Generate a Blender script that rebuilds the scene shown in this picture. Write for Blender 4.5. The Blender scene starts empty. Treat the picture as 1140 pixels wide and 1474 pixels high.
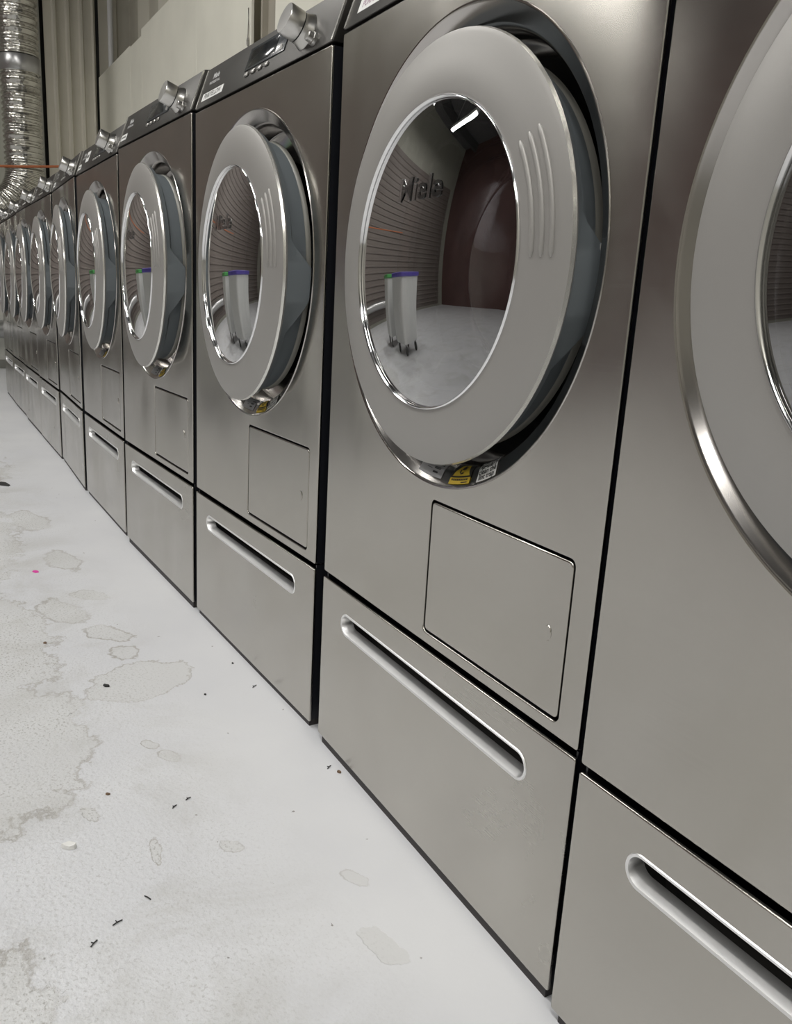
import bpy, bmesh, math, random
from mathutils import Vector, Matrix, Euler
R = math.radians
random.seed(7)
scene = bpy.context.scene
C = scene.collection

# ------------------------------------------------------------------ camera
cam_d = bpy.data.cameras.new('camera')
cam = bpy.data.objects.new('camera', cam_d); C.objects.link(cam)
cam.location = (1.1624, -0.5279, 0.7153)
yaw, pitch, roll = 1.03333, -0.24580, 0.05767
cam.matrix_world = Matrix.Translation(cam.location) @ Matrix.Rotation(yaw, 4, 'Z') @ \
    Matrix.Rotation(math.pi / 2 + pitch, 4, 'X') @ Matrix.Rotation(roll, 4, 'Z')
cam_d.sensor_fit = 'HORIZONTAL'; cam_d.sensor_width = 36.0
cam_d.lens = 1179.65 / 1140.0 * 36.0
cam_d.clip_start = 0.02
scene.camera = cam

# ------------------------------------------------------------------ world, exposure
w = bpy.data.worlds.new('world'); scene.world = w; w.use_nodes = True
w.node_tree.nodes['Background'].inputs[0].default_value = (0.75, 0.76, 0.78, 1)
w.node_tree.nodes['Background'].inputs[1].default_value = 0.05
vs = scene.view_settings
vs.view_transform = 'Standard'; vs.look = 'None'; vs.gamma = 1.0; vs.use_curve_mapping = False
vs.exposure = 0.0
scene.cycles.use_denoising = True
scene.cycles.max_bounces = 7; scene.cycles.glossy_bounces = 4; scene.cycles.transparent_max_bounces = 12
scene.cycles.sample_clamp_indirect = 6.0
LAMP_W = 30.0          # power of one ceiling batten
LAMPS = [(-4.9, -2.3), (-2.7, -1.15), (-0.6, -1.15), (1.5, -1.15), (3.4, -1.15),
         (-4.8, -3.8), (-1.2, -3.8), (2.4, -3.8)]
LAMP_Z = 3.7

# ------------------------------------------------------------------ material helpers
def mat(name):
    m = bpy.data.materials.new(name); m.use_nodes = True
    nt = m.node_tree
    return m, nt, nt.nodes['Principled BSDF']
def node(nt, t, **kw):
    n = nt.nodes.new(t)
    for k, v in kw.items(): setattr(n, k, v)
    return n
def setin(n, **kw):
    for k, v in kw.items(): n.inputs[k.replace('_', ' ')].default_value = v
def math_n(nt, op, a, b=None, c=None, clamp=False):
    n = node(nt, 'ShaderNodeMath', operation=op); n.use_clamp = clamp
    for i, v in enumerate((a, b, c)):
        if v is None: continue
        if isinstance(v, (int, float)): n.inputs[i].default_value = v
        else: nt.links.new(v, n.inputs[i])
    return n.outputs[0]
def ramp(nt, fac, stops):
    n = node(nt, 'ShaderNodeValToRGB'); nt.links.new(fac, n.inputs[0])
    e = n.color_ramp.elements
    while len(e) > 1: e.remove(e[-1])
    e[0].position, e[0].color = stops[0][0], (*stops[0][1], 1)
    for p, c in stops[1:]:
        k = e.new(p); k.color = (*c, 1)
    return n.outputs[0]
def g3(v): return (v, v, v)
def simple(name, col, rough=0.5, metal=0.0, noise=0.0, nscale=8.0, bump=0.0, bscale=60.0, coat=0.0):
    m, nt, b = mat(name)
    b.inputs['Base Color'].default_value = (*col, 1)
    b.inputs['Roughness'].default_value = rough; b.inputs['Metallic'].default_value = metal
    b.inputs['Coat Weight'].default_value = coat
    tc = node(nt, 'ShaderNodeTexCoord')
    if noise:
        n = node(nt, 'ShaderNodeTexNoise'); setin(n, Scale=nscale, Detail=5.0)
        nt.links.new(tc.outputs['Object'], n.inputs['Vector'])
        lo = tuple(c * (1 - noise) for c in col); hi = tuple(min(1, c * (1 + noise)) for c in col)
        nt.links.new(ramp(nt, n.outputs[0], [(0.3, lo), (0.7, hi)]), b.inputs['Base Color'])
    if bump:
        n = node(nt, 'ShaderNodeTexNoise'); setin(n, Scale=bscale, Detail=3.0)
        nt.links.new(tc.outputs['Object'], n.inputs['Vector'])
        bp = node(nt, 'ShaderNodeBump'); setin(bp, Strength=bump, Distance=0.002)
        nt.links.new(n.outputs[0], bp.inputs['Height']); nt.links.new(bp.outputs[0], b.inputs['Normal'])
    return m

def steel_mat(name, col=(0.475, 0.457, 0.42), rough=0.20, aniso=0.75, wave=0.0016, smudge=0.08, waves=3.2):
    """brushed stainless sheet: horizontal grain, slight sheet waviness and wiping marks"""
    m, nt, b = mat(name)
    b.inputs['Metallic'].default_value = 1.0
    tc = node(nt, 'ShaderNodeTexCoord')
    uv = node(nt, 'ShaderNodeUVMap', uv_map='UVMap')
    tan = node(nt, 'ShaderNodeTangent', direction_type='UV_MAP', uv_map='UVMap')
    nt.links.new(tan.outputs[0], b.inputs['Tangent'])
    b.inputs['Anisotropic'].default_value = aniso; b.inputs['Anisotropic Rotation'].default_value = 0.25
    oi = node(nt, 'ShaderNodeObjectInfo')
    off = node(nt, 'ShaderNodeVectorMath', operation='ADD')
    sc_ = node(nt, 'ShaderNodeVectorMath', operation='SCALE'); sc_.inputs['Scale'].default_value = 1.0
    cmb = node(nt, 'ShaderNodeCombineXYZ')
    nt.links.new(math_n(nt, 'MULTIPLY', oi.outputs['Random'], 40.0), cmb.inputs[0])
    nt.links.new(tc.outputs['Object'], off.inputs[0]); nt.links.new(cmb.outputs[0], off.inputs[1])
    vec = off.outputs[0]
    # smudges
    n1 = node(nt, 'ShaderNodeTexNoise'); setin(n1, Scale=5.0, Detail=6.0, Roughness=0.6, Distortion=0.8)
    nt.links.new(vec, n1.inputs['Vector'])
    mp = node(nt, 'ShaderNodeMapping'); mp.inputs['Scale'].default_value = (5, 1, 900)
    nt.links.new(vec, mp.inputs['Vector'])
    n2 = node(nt, 'ShaderNodeTexNoise'); setin(n2, Scale=1.0, Detail=3.0)
    nt.links.new(mp.outputs[0], n2.inputs['Vector'])
    rr = math_n(nt, 'ADD', math_n(nt, 'MULTIPLY', math_n(nt, 'SUBTRACT', n1.outputs[0], 0.5), smudge * 2),
                math_n(nt, 'MULTIPLY', math_n(nt, 'SUBTRACT', n2.outputs[0], 0.5), 0.03))
    nt.links.new(math_n(nt, 'ADD', rr, rough, clamp=True), b.inputs['Roughness'])
    lo = tuple(c * 0.975 for c in col); hi = tuple(min(1, c * 1.02) for c in col)
    nt.links.new(ramp(nt, n2.outputs[0], [(0.25, lo), (0.75, hi)]), b.inputs['Base Color'])
    # sheet waviness
    mp3 = node(nt, 'ShaderNodeMapping'); mp3.inputs['Scale'].default_value = (1.0, 1.0, 0.55)
    nt.links.new(vec, mp3.inputs['Vector'])
    n3 = node(nt, 'ShaderNodeTexNoise'); setin(n3, Scale=waves, Detail=1.0)
    nt.links.new(mp3.outputs[0], n3.inputs['Vector'])
    bp = node(nt, 'ShaderNodeBump'); setin(bp, Strength=1.0, Distance=wave * 14)
    nt.links.new(n3.outputs[0], bp.inputs['Height']); nt.links.new(bp.outputs[0], b.inputs['Normal'])
    return m

M = {}
M['steel'] = steel_mat('brushed_steel')
M['steel_drawer'] = steel_mat('brushed_steel_drawer', smudge=0.12, rough=0.24)
M['steel_fascia'] = steel_mat('brushed_steel_fascia', col=(0.085, 0.082, 0.077), rough=0.42, aniso=0.2, wave=0.0)
M['recess'] = simple('polished_recess_steel', (0.50, 0.48, 0.46), 0.16, 1.0)
M['tray'] = simple('handle_tray_lit_steel', (0.86, 0.86, 0.86), 0.35, 0.85)  # lip colour raised to carry the sheen of the ceiling lamps
M['silver'] = simple('silver_painted_plastic', (0.36, 0.35, 0.335), 0.42, 0.35, bump=0.03, bscale=900)
M['rim'] = simple('pale_rim', (0.74, 0.73, 0.69), 0.22, 0.75)
M['chrome'] = simple('chrome', (0.85, 0.85, 0.86), 0.10, 1.0)
M['flank'] = simple('blue_grey_plastic', (0.15, 0.17, 0.183), 0.32)
M['black'] = simple('black_casing', (0.012, 0.013, 0.017), 0.35)
M['dark'] = simple('dark_inside', (0.02, 0.02, 0.02), 0.6)
M['drum'] = simple('drum_steel', (0.12, 0.11, 0.115), 0.45, 1.0, bump=0.25, bscale=90)
M['display'] = simple('display_dark', (0.018, 0.02, 0.022), 0.12)
M['display_frame'] = simple('display_frame', (0.045, 0.05, 0.055), 0.2)
M['white'] = simple('white_label', (0.82, 0.82, 0.80), 0.5)
M['ink'] = simple('black_ink', (0.02, 0.02, 0.02), 0.5)
M['ink_grey'] = simple('pale_print', (0.62, 0.62, 0.62), 0.4)
M['ink_pink'] = simple('mauve_ink', (0.42, 0.28, 0.36), 0.5)
M['yellow'] = simple('warning_yellow', (0.78, 0.55, 0.05), 0.5)
M['grey_label'] = simple('grey_label', (0.42, 0.42, 0.43), 0.5)
M['seal'] = simple('pale_door_seal', (0.22, 0.215, 0.19), 0.4)
M['knob'] = simple('knob_satin_metal', (0.60, 0.59, 0.57), 0.28, 1.0)
M['maroon'] = simple('maroon_cloth', (0.085, 0.018, 0.022), 0.9, noise=0.4, nscale=20)
M['navy'] = simple('navy_cloth', (0.03, 0.035, 0.06), 0.9, noise=0.4, nscale=20)

def glass_mat(name, tint, ior=1.5, rough=0.0, gain=1.7):
    m = bpy.data.materials.new(name); m.use_nodes = True
    nt = m.node_tree; nt.nodes.clear()
    o = node(nt, 'ShaderNodeOutputMaterial')
    t = node(nt, 'ShaderNodeBsdfTransparent'); t.inputs[0].default_value = (*tint, 1)
    gl = node(nt, 'ShaderNodeBsdfGlossy'); gl.inputs['Roughness'].default_value = rough
    gl.inputs['Color'].default_value = (1, 1, 1, 1)
    f = node(nt, 'ShaderNodeFresnel'); f.inputs[0].default_value = ior
    mx = node(nt, 'ShaderNodeMixShader')
    nt.links.new(math_n(nt, 'MULTIPLY', f.outputs[0], gain, clamp=True), mx.inputs[0])
    nt.links.new(t.outputs[0], mx.inputs[1]); nt.links.new(gl.outputs[0], mx.inputs[2])
    nt.links.new(mx.outputs[0], o.inputs[0])
    return m
M['glass'] = glass_mat('door_glass', (0.44, 0.44, 0.45), 1.75, 0.0, 3.5)
M['bowl'] = glass_mat('bowl_glass', (0.82, 0.84, 0.84), rough=0.05)

# ------------------------------------------------------------------ mesh helpers
def link(name, me, materials=(), parent=None, smooth=False, kind=None):
    o = bpy.data.objects.new(name, me); C.objects.link(o)
    if not me.materials:
        for m in (materials if isinstance(materials, (list, tuple)) else [materials]): me.materials.append(m)
    if parent: o.parent = parent
    if smooth:
        for p in me.polygons: p.use_smooth = True
    if kind: o['kind'] = kind
    return o
def empty(name, loc, rz=0.0):
    o = bpy.data.objects.new(name, None); C.objects.link(o)
    o.location = loc; o.rotation_euler = (0, 0, rz); o.empty_display_size = 0.1
    return o
def tag(o, label, cat, group=None):
    o['label'] = label; o['category'] = cat
    if group: o['group'] = group
    return o
def bm_mesh(bm, name, smooth_angle=None):
    me = bpy.data.meshes.new(name); bm.normal_update(); bm.to_mesh(me); bm.free()
    if smooth_angle is not None:
        for p in me.polygons: p.use_smooth = True
        me.set_sharp_from_angle(angle=R(smooth_angle))
    return me
def box(bm, x0, x1, y0, y1, z0, z1, mi=0, bevel=0.0, seg=2):
    r = bmesh.ops.create_cube(bm, size=1.0)
    vs_ = r['verts']
    for v in vs_:
        v.co = Vector((x0 + (v.co.x + .5) * (x1 - x0), y0 + (v.co.y + .5) * (y1 - y0), z0 + (v.co.z + .5) * (z1 - z0)))
    fs = {f for v in vs_ for f in v.link_faces}
    for f in fs: f.material_index = mi
    if bevel:
        es = list({e for v in vs_ for e in v.link_edges})
        bmesh.ops.bevel(bm, geom=es, offset=bevel, segments=seg, affect='EDGES', profile=0.5)
    return vs_
def lathe(prof, segs=96, mats=None, closed=False, vary=None, full=True):
    """revolve (r, y) about the Y axis; vary(i, angle) -> (r, y) override"""
    bm = bmesh.new(); rings = []
    for k in range(segs):
        a = 2 * math.pi * k / segs; ring = []
        for i, (r, y) in enumerate(prof):
            if vary: r, y = vary(i, a, r, y)
            ring.append(bm.verts.new((r * math.cos(a), y, r * math.sin(a))))
        rings.append(ring)
    n = len(prof)
    for k in range(segs):
        A, B = rings[k], rings[(k + 1) % segs]
        for i in range(n if closed else n - 1):
            j = (i + 1) % n
            try: f = bm.faces.new((A[i], A[j], B[j], B[i]))
            except ValueError: continue
            if mats: f.material_index = mats[i]
    bmesh.ops.remove_doubles(bm, verts=bm.verts, dist=1e-6)
    bmesh.ops.recalc_face_normals(bm, faces=bm.faces)
    return bm
def round_rect(x0, x1, y0, y1, r, n=6):
    pts = []
    for cx, cy, a0 in ((x1 - r, y1 - r, 0), (x0 + r, y1 - r, 90), (x0 + r, y0 + r, 180), (x1 - r, y0 + r, 270)):
        for k in range(n + 1):
            a = R(a0 + 90 * k / n); pts.append((cx + r * math.cos(a), cy + r * math.sin(a)))
    return pts
def circle_pts(cx, cy, r, n=128):
    return [(cx + r * math.cos(2 * math.pi * k / n), cy + r * math.sin(2 * math.pi * k / n)) for k in range(n)]
def panel(name, outlines, thick, bevel=0.0015, front_y=0.0):
    """flat sheet in the XZ plane with holes and rounded edges; front face at y = front_y"""
    cu = bpy.data.curves.new(name, 'CURVE'); cu.dimensions = '2D'; cu.fill_mode = 'BOTH'
    cu.extrude = thick / 2 - bevel; cu.bevel_depth = bevel; cu.bevel_resolution = 2; cu.offset = -bevel
    for pts in outlines:
        s = cu.splines.new('POLY'); s.points.add(len(pts) - 1); s.use_cyclic_u = True
        for p, (x, y) in zip(s.points, pts): p.co = (x, y, 0, 1)
    o = bpy.data.objects.new('tmp', cu); C.objects.link(o)
    dg = bpy.context.evaluated_depsgraph_get()
    me = bpy.data.meshes.new_from_object(o.evaluated_get(dg))
    bpy.data.objects.remove(o); bpy.data.curves.remove(cu)
    me.name = name; me.materials.clear()
    # curve (x, y, z) -> (x, -z, y): z up becomes panel front
    me.transform(Matrix(((1, 0, 0, 0), (0, 0, -1, front_y + thick / 2), (0, 1, 0, 0), (0, 0, 0, 1))))
    add_uv(me)
    for p in me.polygons: p.use_smooth = True
    me.set_sharp_from_angle(angle=R(50))
    return me
def add_uv(me):
    uv = me.uv_layers.get('UVMap') or me.uv_layers.new(name='UVMap')
    for l in me.loops:
        co = me.vertices[l.vertex_index].co
        uv.data[l.index].uv = (co.x, co.z + co.y)
def text_mesh(s, size, extrude=0.0, bold=0.0, align='CENTER'):
    """flat lettering in local XY as a triangulated mesh (verts, faces)"""
    cu = bpy.data.curves.new('t', 'FONT'); cu.body = s; cu.size = size; cu.extrude = extrude
    cu.align_x = align; cu.align_y = 'CENTER'; cu.offset = bold; cu.resolution_u = 3
    o = bpy.data.objects.new('tmp', cu); C.objects.link(o)
    dg = bpy.context.evaluated_depsgraph_get()
    me = bpy.data.meshes.new_from_object(o.evaluated_get(dg))
    vs_ = [v.co.copy() for v in me.vertices]; fs = [list(p.vertices) for p in me.polygons]
    bpy.data.objects.remove(o); bpy.data.curves.remove(cu); bpy.data.meshes.remove(me)
    return vs_, fs
def add_geo(bm, vs_, fs, mi, fn):
    nv = [bm.verts.new(fn(v)) for v in vs_]
    for f in fs:
        try:
            k = bm.faces.new([nv[i] for i in f]); k.material_index = mi
        except ValueError: pass
def grid_quad(u0, u1, v0, v1, nu=6, nv=3):
    vs_ = [Vector((u0 + (u1 - u0) * i / nu, v0 + (v1 - v0) * j / nv, 0)) for j in range(nv + 1) for i in range(nu + 1)]
    fs = [[j * (nu + 1) + i, j * (nu + 1) + i + 1, (j + 1) * (nu + 1) + i + 1, (j + 1) * (nu + 1) + i] for j in range(nv) for i in range(nu)]
    return vs_, fs
def tube_mesh(pts, r, segs=8, cap=True):
    bm = bmesh.new(); rings = []
    P = [Vector(p) for p in pts]
    up = Vector((0.0, 0.0, 1.0))
    for i, p in enumerate(P):
        t = (P[min(i + 1, len(P) - 1)] - P[max(i - 1, 0)]).normalized()
        u = t.cross(up)
        if u.length < 1e-3: u = t.cross(Vector((0, 1, 0)))
        u.normalize(); v = u.cross(t)
        rr = r(i) if callable(r) else r
        rings.append([bm.verts.new(p + (u * math.cos(2 * math.pi * k / segs) + v * math.sin(2 * math.pi * k / segs)) * rr) for k in range(segs)])
    for A, B in zip(rings, rings[1:]):
        for k in range(segs): bm.faces.new((A[k], A[(k + 1) % segs], B[(k + 1) % segs], B[k]))
    if cap:
        bm.faces.new(rings[0]); bm.faces.new(list(reversed(rings[-1])))
    bmesh.ops.recalc_face_normals(bm, faces=bm.faces)
    return bm_mesh(bm, 'tube', 40)

# ------------------------------------------------------------------ room shell
XE, YB, XR, YF, ZC = -6.8, 1.02, 4.2, -6.2, 4.3
def floor_mat():
    m, nt, b = mat('worn_painted_concrete')
    tc = node(nt, 'ShaderNodeTexCoord'); P = tc.outputs['Object']
    nz = node(nt, 'ShaderNodeTexNoise'); setin(nz, Scale=17.0, Detail=8.0, Roughness=0.66); nt.links.new(P, nz.inputs['Vector'])
    nz2 = node(nt, 'ShaderNodeTexNoise'); setin(nz2, Scale=3.0, Detail=4.0); nt.links.new(P, nz2.inputs['Vector'])
    nv = node(nt, 'ShaderNodeTexNoise'); setin(nv, Scale=38.0, Detail=5.0, Roughness=0.6); nt.links.new(P, nv.inputs['Vector'])
    dv = node(nt, 'ShaderNodeVectorMath', operation='MULTIPLY_ADD'); nt.links.new(nv.outputs['Color'], dv.inputs[0])
    dv.inputs[1].default_value = (0.022, 0.022, 0.0); nt.links.new(P, dv.inputs[2])
    dsub = node(nt, 'ShaderNodeVectorMath', operation='SUBTRACT'); nt.links.new(dv.outputs[0], dsub.inputs[0]); dsub.inputs[1].default_value = (0.011, 0.011, 0)
    PD = dsub.outputs[0]
    # worn areas with outlines of their own: (x, y, half length, half width, turn, ragged)
    big = [(-0.16, -0.50, 0.25, 0.185, 0.0, .30), (-0.30, -0.20, 0.075, 0.10, 0.3, .35), (-0.62, -0.47, 0.32, 0.15, 0.1, .4),
           (-1.40, -0.50, 0.5, 0.2, 0.0, .4), (-2.4, -0.55, 0.6, 0.3, 0.0, .4), (0.45, -0.75, 0.3, 0.3, 0, .3)]
    small = [(0.487, -0.108, 0.038, 0.017, 0.25, .10), (0.207, -0.298, 0.027, 0.0075, -0.12, .5), (-0.061, -0.239, 0.016, 0.0095, 0.3, .25),
             (-0.014, -0.219, 0.022, 0.013, 0.6, .25), (0.09, -0.36, 0.021, 0.0085, 0.3, .22), (-0.55, -0.208, 0.06, 0.03, 0.6, .6),
             (-0.44, -0.20, 0.035, 0.03, 0.2, .6), (-0.80, -0.20, 0.05, 0.03, 0.9, .5), (-0.717, -0.275, 0.09, 0.04, 0.3, .6),
             (-1.1, -0.22, 0.09, 0.04, 0.2, .6), (0.37, -0.085, 0.022, 0.010, 0.3, .2), (-1.55, -0.25, 0.12, 0.05, 0.1, .5),
             (0.24, -0.205, 0.02, 0.012, 0.7, .3)]
    def dist(lst):
        out = None
        for x, y, a, c, t, rg in lst:
            mp = node(nt, 'ShaderNodeMapping', vector_type='TEXTURE')
            mp.inputs['Location'].default_value = (x, y, 0); mp.inputs['Rotation'].default_value = (0, 0, t)
            mp.inputs['Scale'].default_value = (a, c, 1)
            nt.links.new(PD, mp.inputs['Vector'])
            ln = node(nt, 'ShaderNodeVectorMath', operation='LENGTH'); nt.links.new(mp.outputs[0], ln.inputs[0])
            k = math_n(nt, 'MULTIPLY_ADD', math_n(nt, 'SUBTRACT', nz.outputs[0], 0.5), rg * 3.0, ln.outputs['Value'])
            out = k if out is None else math_n(nt, 'MINIMUM', out, k)
        return out
    dbig, dsm = dist(big), dist(small)
    def band(d, lo, hi):     # 1 inside, soft edge
        n = node(nt, 'ShaderNodeMapRange', interpolation_type='SMOOTHSTEP')
        nt.links.new(d, n.inputs['Value']); n.inputs['From Min'].default_value = lo; n.inputs['From Max'].default_value = hi
        n.inputs['To Min'].default_value = 1.0; n.inputs['To Max'].default_value = 0.0
        return n.outputs[0]
    inb, ins = band(dbig, 0.985, 1.02), band(dsm, 0.95, 1.02)
    rimb = math_n(nt, 'SUBTRACT', band(dbig, 1.0, 1.045), band(dbig, 0.955, 1.0), clamp=True)
    rims = math_n(nt, 'SUBTRACT', band(dsm, 1.0, 1.12), band(dsm, 0.86, 1.0), clamp=True)
    worn = math_n(nt, 'MAXIMUM', inb, ins)
    rim = math_n(nt, 'MULTIPLY', math_n(nt, 'MAXIMUM', math_n(nt, 'MULTIPLY', rimb, 0.8), rims),
                 band(nz2.outputs[0], 0.45, 0.62))
    # speckle of bare aggregate
    sp = node(nt, 'ShaderNodeTexNoise'); setin(sp, Scale=210.0, Detail=3.0, Roughness=0.65); nt.links.new(P, sp.inputs['Vector'])
    spd = node(nt, 'ShaderNodeTexNoise'); setin(spd, Scale=6.0, Detail=5.0, Roughness=0.6); nt.links.new(P, spd.inputs['Vector'])
    sx = node(nt, 'ShaderNodeSeparateXYZ'); nt.links.new(P, sx.inputs[0])
    aisle = band(sx.outputs['Y'], -0.30, -0.06)      # paint is intact beside the machines, worn where people walk
    sm = ramp(nt, sp.outputs[0], [(0.55, g3(0)), (0.63, g3(1))])
    dens = math_n(nt, 'MULTIPLY', math_n(nt, 'MULTIPLY_ADD', worn, 0.5, 0.38, clamp=True), aisle)
    dens = math_n(nt, 'MULTIPLY', dens, ramp(nt, spd.outputs[0], [(0.32, g3(0.15)), (0.62, g3(1.0))]))
    spk = math_n(nt, 'MULTIPLY', sm, dens)
    base = ramp(nt, nz2.outputs[0], [(0.3, (0.66, 0.67, 0.70)), (0.7, (0.73, 0.74, 0.76))])
    def mix(a, b_, fac):
        n = node(nt, 'ShaderNodeMix', data_type='RGBA'); nt.links.new(fac, n.inputs['Factor'])
        for i, v in ((6, a), (7, b_)):
            if isinstance(v, tuple): n.inputs[i].default_value = (*v, 1)
            else: nt.links.new(v, n.inputs[i])
        return n.outputs[2]
    col = mix(base, (0.60, 0.60, 0.575), math_n(nt, 'MULTIPLY', worn, 0.35))
    col = mix(col, (0.27, 0.26, 0.24), math_n(nt, 'MULTIPLY', spk, 0.8))
    vo = node(nt, 'ShaderNodeTexVoronoi'); setin(vo, Scale=21.0, Randomness=1.0); nt.links.new(PD, vo.inputs['Vector'])
    fleck = math_n(nt, 'MULTIPLY', band(vo.outputs['Distance'], 0.035, 0.055), math_n(nt, 'GREATER_THAN', spd.outputs[0], 0.5))
    col = mix(col, (0.16, 0.15, 0.14), math_n(nt, 'MULTIPLY', fleck, 0.8))
    gr = node(nt, 'ShaderNodeTexNoise'); setin(gr, Scale=4.5, Detail=9.0, Roughness=0.7, Distortion=0.6); nt.links.new(P, gr.inputs['Vector'])
    col = mix(col, (0.47, 0.465, 0.44), math_n(nt, 'MULTIPLY', math_n(nt, 'MULTIPLY', ramp(nt, gr.outputs[0], [(0.47, g3(0)), (0.68, g3(1))]), aisle), 0.55))
    col = mix(col, (0.36, 0.34, 0.31), math_n(nt, 'MULTIPLY', rim, 0.75))
    nt.links.new(col, b.inputs['Base Color'])
    rr = math_n(nt, 'MULTIPLY_ADD', worn, 0.05, 0.36)
    nt.links.new(math_n(nt, 'MULTIPLY_ADD', spk, 0.25, rr, clamp=True), b.inputs['Roughness'])
    hb = node(nt, 'ShaderNodeTexNoise'); setin(hb, Scale=150.0, Detail=2.0); nt.links.new(P, hb.inputs['Vector'])
    h = math_n(nt, 'MULTIPLY_ADD', hb.outputs[0], math_n(nt, 'MULTIPLY_ADD', aisle, 0.85, 0.12), math_n(nt, 'MULTIPLY', worn, -0.35))
    bp = node(nt, 'ShaderNodeBump'); setin(bp, Strength=0.6, Distance=0.0022)
    nt.links.new(h, bp.inputs['Height']); nt.links.new(bp.outputs[0], b.inputs['Normal'])
    return m
def slab(name, x0, x1, y0, y1, z0, z1, m, kind='structure', parent=None, bevel=0.0):
    bm = bmesh.new(); box(bm, x0, x1, y0, y1, z0, z1, bevel=bevel)
    return link(name, bm_mesh(bm, name), m, parent, kind=kind)
M['floor'] = floor_mat()
M['cream'] = simple('cream_board', (0.88, 0.865, 0.76), 0.55, noise=0.05, nscale=2.5, bump=0.05)
M['siding'] = simple('cream_siding', (0.66, 0.63, 0.54), 0.45, noise=0.06, nscale=3)
M['greenish'] = simple('grey_green_wall', (0.36, 0.36, 0.31), 0.6, noise=0.06, nscale=3)
M['post'] = simple('taupe_post', (0.40, 0.37, 0.31), 0.5, noise=0.08, nscale=4)
M['brown_wall'] = simple('dull_maroon_wall', (0.11, 0.06, 0.056), 0.8, noise=0.15, nscale=2)
M['olive_wall'] = simple('olive_wall', (0.36, 0.35, 0.31), 0.8, noise=0.1, nscale=2)
M['ceiling'] = simple('grey_ceiling', (0.13, 0.13, 0.13), 0.8, noise=0.05, nscale=2)
M['beam'] = simple('dark_beam', (0.08, 0.08, 0.08), 0.6)
M['end_white'] = simple('off_white_wall', (0.60, 0.60, 0.56), 0.6, noise=0.05, nscale=2)
M['base_dark'] = simple('grey_baseboard', (0.22, 0.22, 0.20), 0.5)

slab('floor', XE - 0.2, XR + 0.2, YF - 0.2, 1.6, -0.1, 0.0, M['floor'])
slab('ceiling', XE - 0.2, XR + 0.2, YF - 0.2, 1.6, ZC, ZC + 0.1, M['ceiling'])
slab('wall_front', XE - 0.2, XR + 0.2, YF - 0.2, YF, 0.0, ZC, M['brown_wall'])
slab('wall_added_panel', -1.7, XR, YF, YF + 0.03, 0.0, ZC - 0.3, M['olive_wall'], None, bpy.data.objects['wall_front'])  # unseen pale panel, added to lighten what the nearest dryer reflects
slab('wall_right', XR, XR + 0.2, YF, 1.6, 0.0, ZC, M['olive_wall'])
def corrugated(name, a0, a1, pitch, rise, z0, z1, place, m, parent, thick=0.002, duty=0.42):
    """trapezoidal ribbed sheet; place(a, d, z) -> point, d = how far it stands out"""
    prof = []; a = a0
    while a < a1 - 1e-6:
        for f, d in ((0, 0), (1 - duty, 0), (1 - duty + 0.12, rise), (0.88, rise)):
            t = a + f * pitch
            if t <= a1: prof.append((t, d))
        a += pitch
    prof.append((a1, 0))
    bm = bmesh.new(); prev = None
    for t, d in prof:
        q = [bm.verts.new(place(t, d, z0)), bm.verts.new(place(t, d, z1)), bm.verts.new(place(t, d - thick, z1)), bm.verts.new(place(t, d - thick, z0))]
        if prev:
            for i in range(4):
                j = (i + 1) % 4; bm.faces.new((prev[i], prev[j], q[j], q[i]))
        else: bm.faces.new(q)
        prev = q
    bm.faces.new(list(reversed(prev)))
    bmesh.ops.recalc_face_normals(bm, faces=bm.faces)
    return link(name, bm_mesh(bm, name), m, parent)
# end wall: white from the aisle to behind the duct, corrugated sheet near the corner
we = slab('wall_left', XE - 0.2, XE - 0.06, YF, 1.6, 0.0, ZC, M['dark'])
slab('wall_sheet', XE - 0.06, XE, YF, 0.572, 0.0, ZC, M['greenish'], None, we)
corrugated('shutter', 0.06, 3.1, 0.11, 0.018, YF + 0.3, -0.32, lambda a, d, z: (XE + 0.02 + d, z, a), simple('added_dark_shutter', (0.18, 0.155, 0.142), 0.55), None)['kind'] = 'structure'  # unseen shutter, added so the farther steel fronts reflect something dark
bpy.data.objects['shutter'].name = 'door_added'
corrugated('corrugated_return', 1.045, 1.36, 0.16, 0.03, 0.0, ZC, lambda a, d, z: (XE - 0.05 + d, a, z), M['siding'], we)
slab('lower_wall_sheet', XE - 0.002, XE + 0.012, -0.3, 0.565, 0.0, 1.25, M['end_white'], None, we)
corrugated('corrugated_sheet', 0.605, 1.012, 0.105, 0.024, 0.0, ZC, lambda a, d, z: (XE - 0.02 + d, a, z), M['siding'], we)
# back wall: ribbed siding, in front of it the board partition (one board = one part)
wb = slab('wall_back', XE - 0.2, XR + 0.2, 1.36, 1.6, 0.0, ZC, M['dark'])
corrugated('ribbed_siding', XE + 0.02, XR, 0.62, 0.07, 0.0, ZC, lambda a, d, z: (a, 1.30 - d, z), M['siding'], wb, duty=0.45)
pt = tag(empty('board_partition', (0, YB, 0)), 'tall cream board partition standing behind the row of dryers', 'partition')
def board(x0, x1, top):
    bm = bmesh.new(); box(bm, x0 + .0015, x1 - .0015, 0.0, 0.016, 0.0, top, bevel=0.0015, seg=1)
    return link('board', bm_mesh(bm, 'board'), M['cream'], pt)
board(XE + 0.03, -5.62, 2.452); board(-5.62, -5.27, 2.440); board(-5.27, -3.98, 2.482); board(-3.98, -3.075, 2.48)
board(-2.765, -1.55, 2.48); board(-1.55, -0.33, 2.48); board(-0.33, 0.89, 2.48); board(0.89, 2.11, 2.48)
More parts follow.
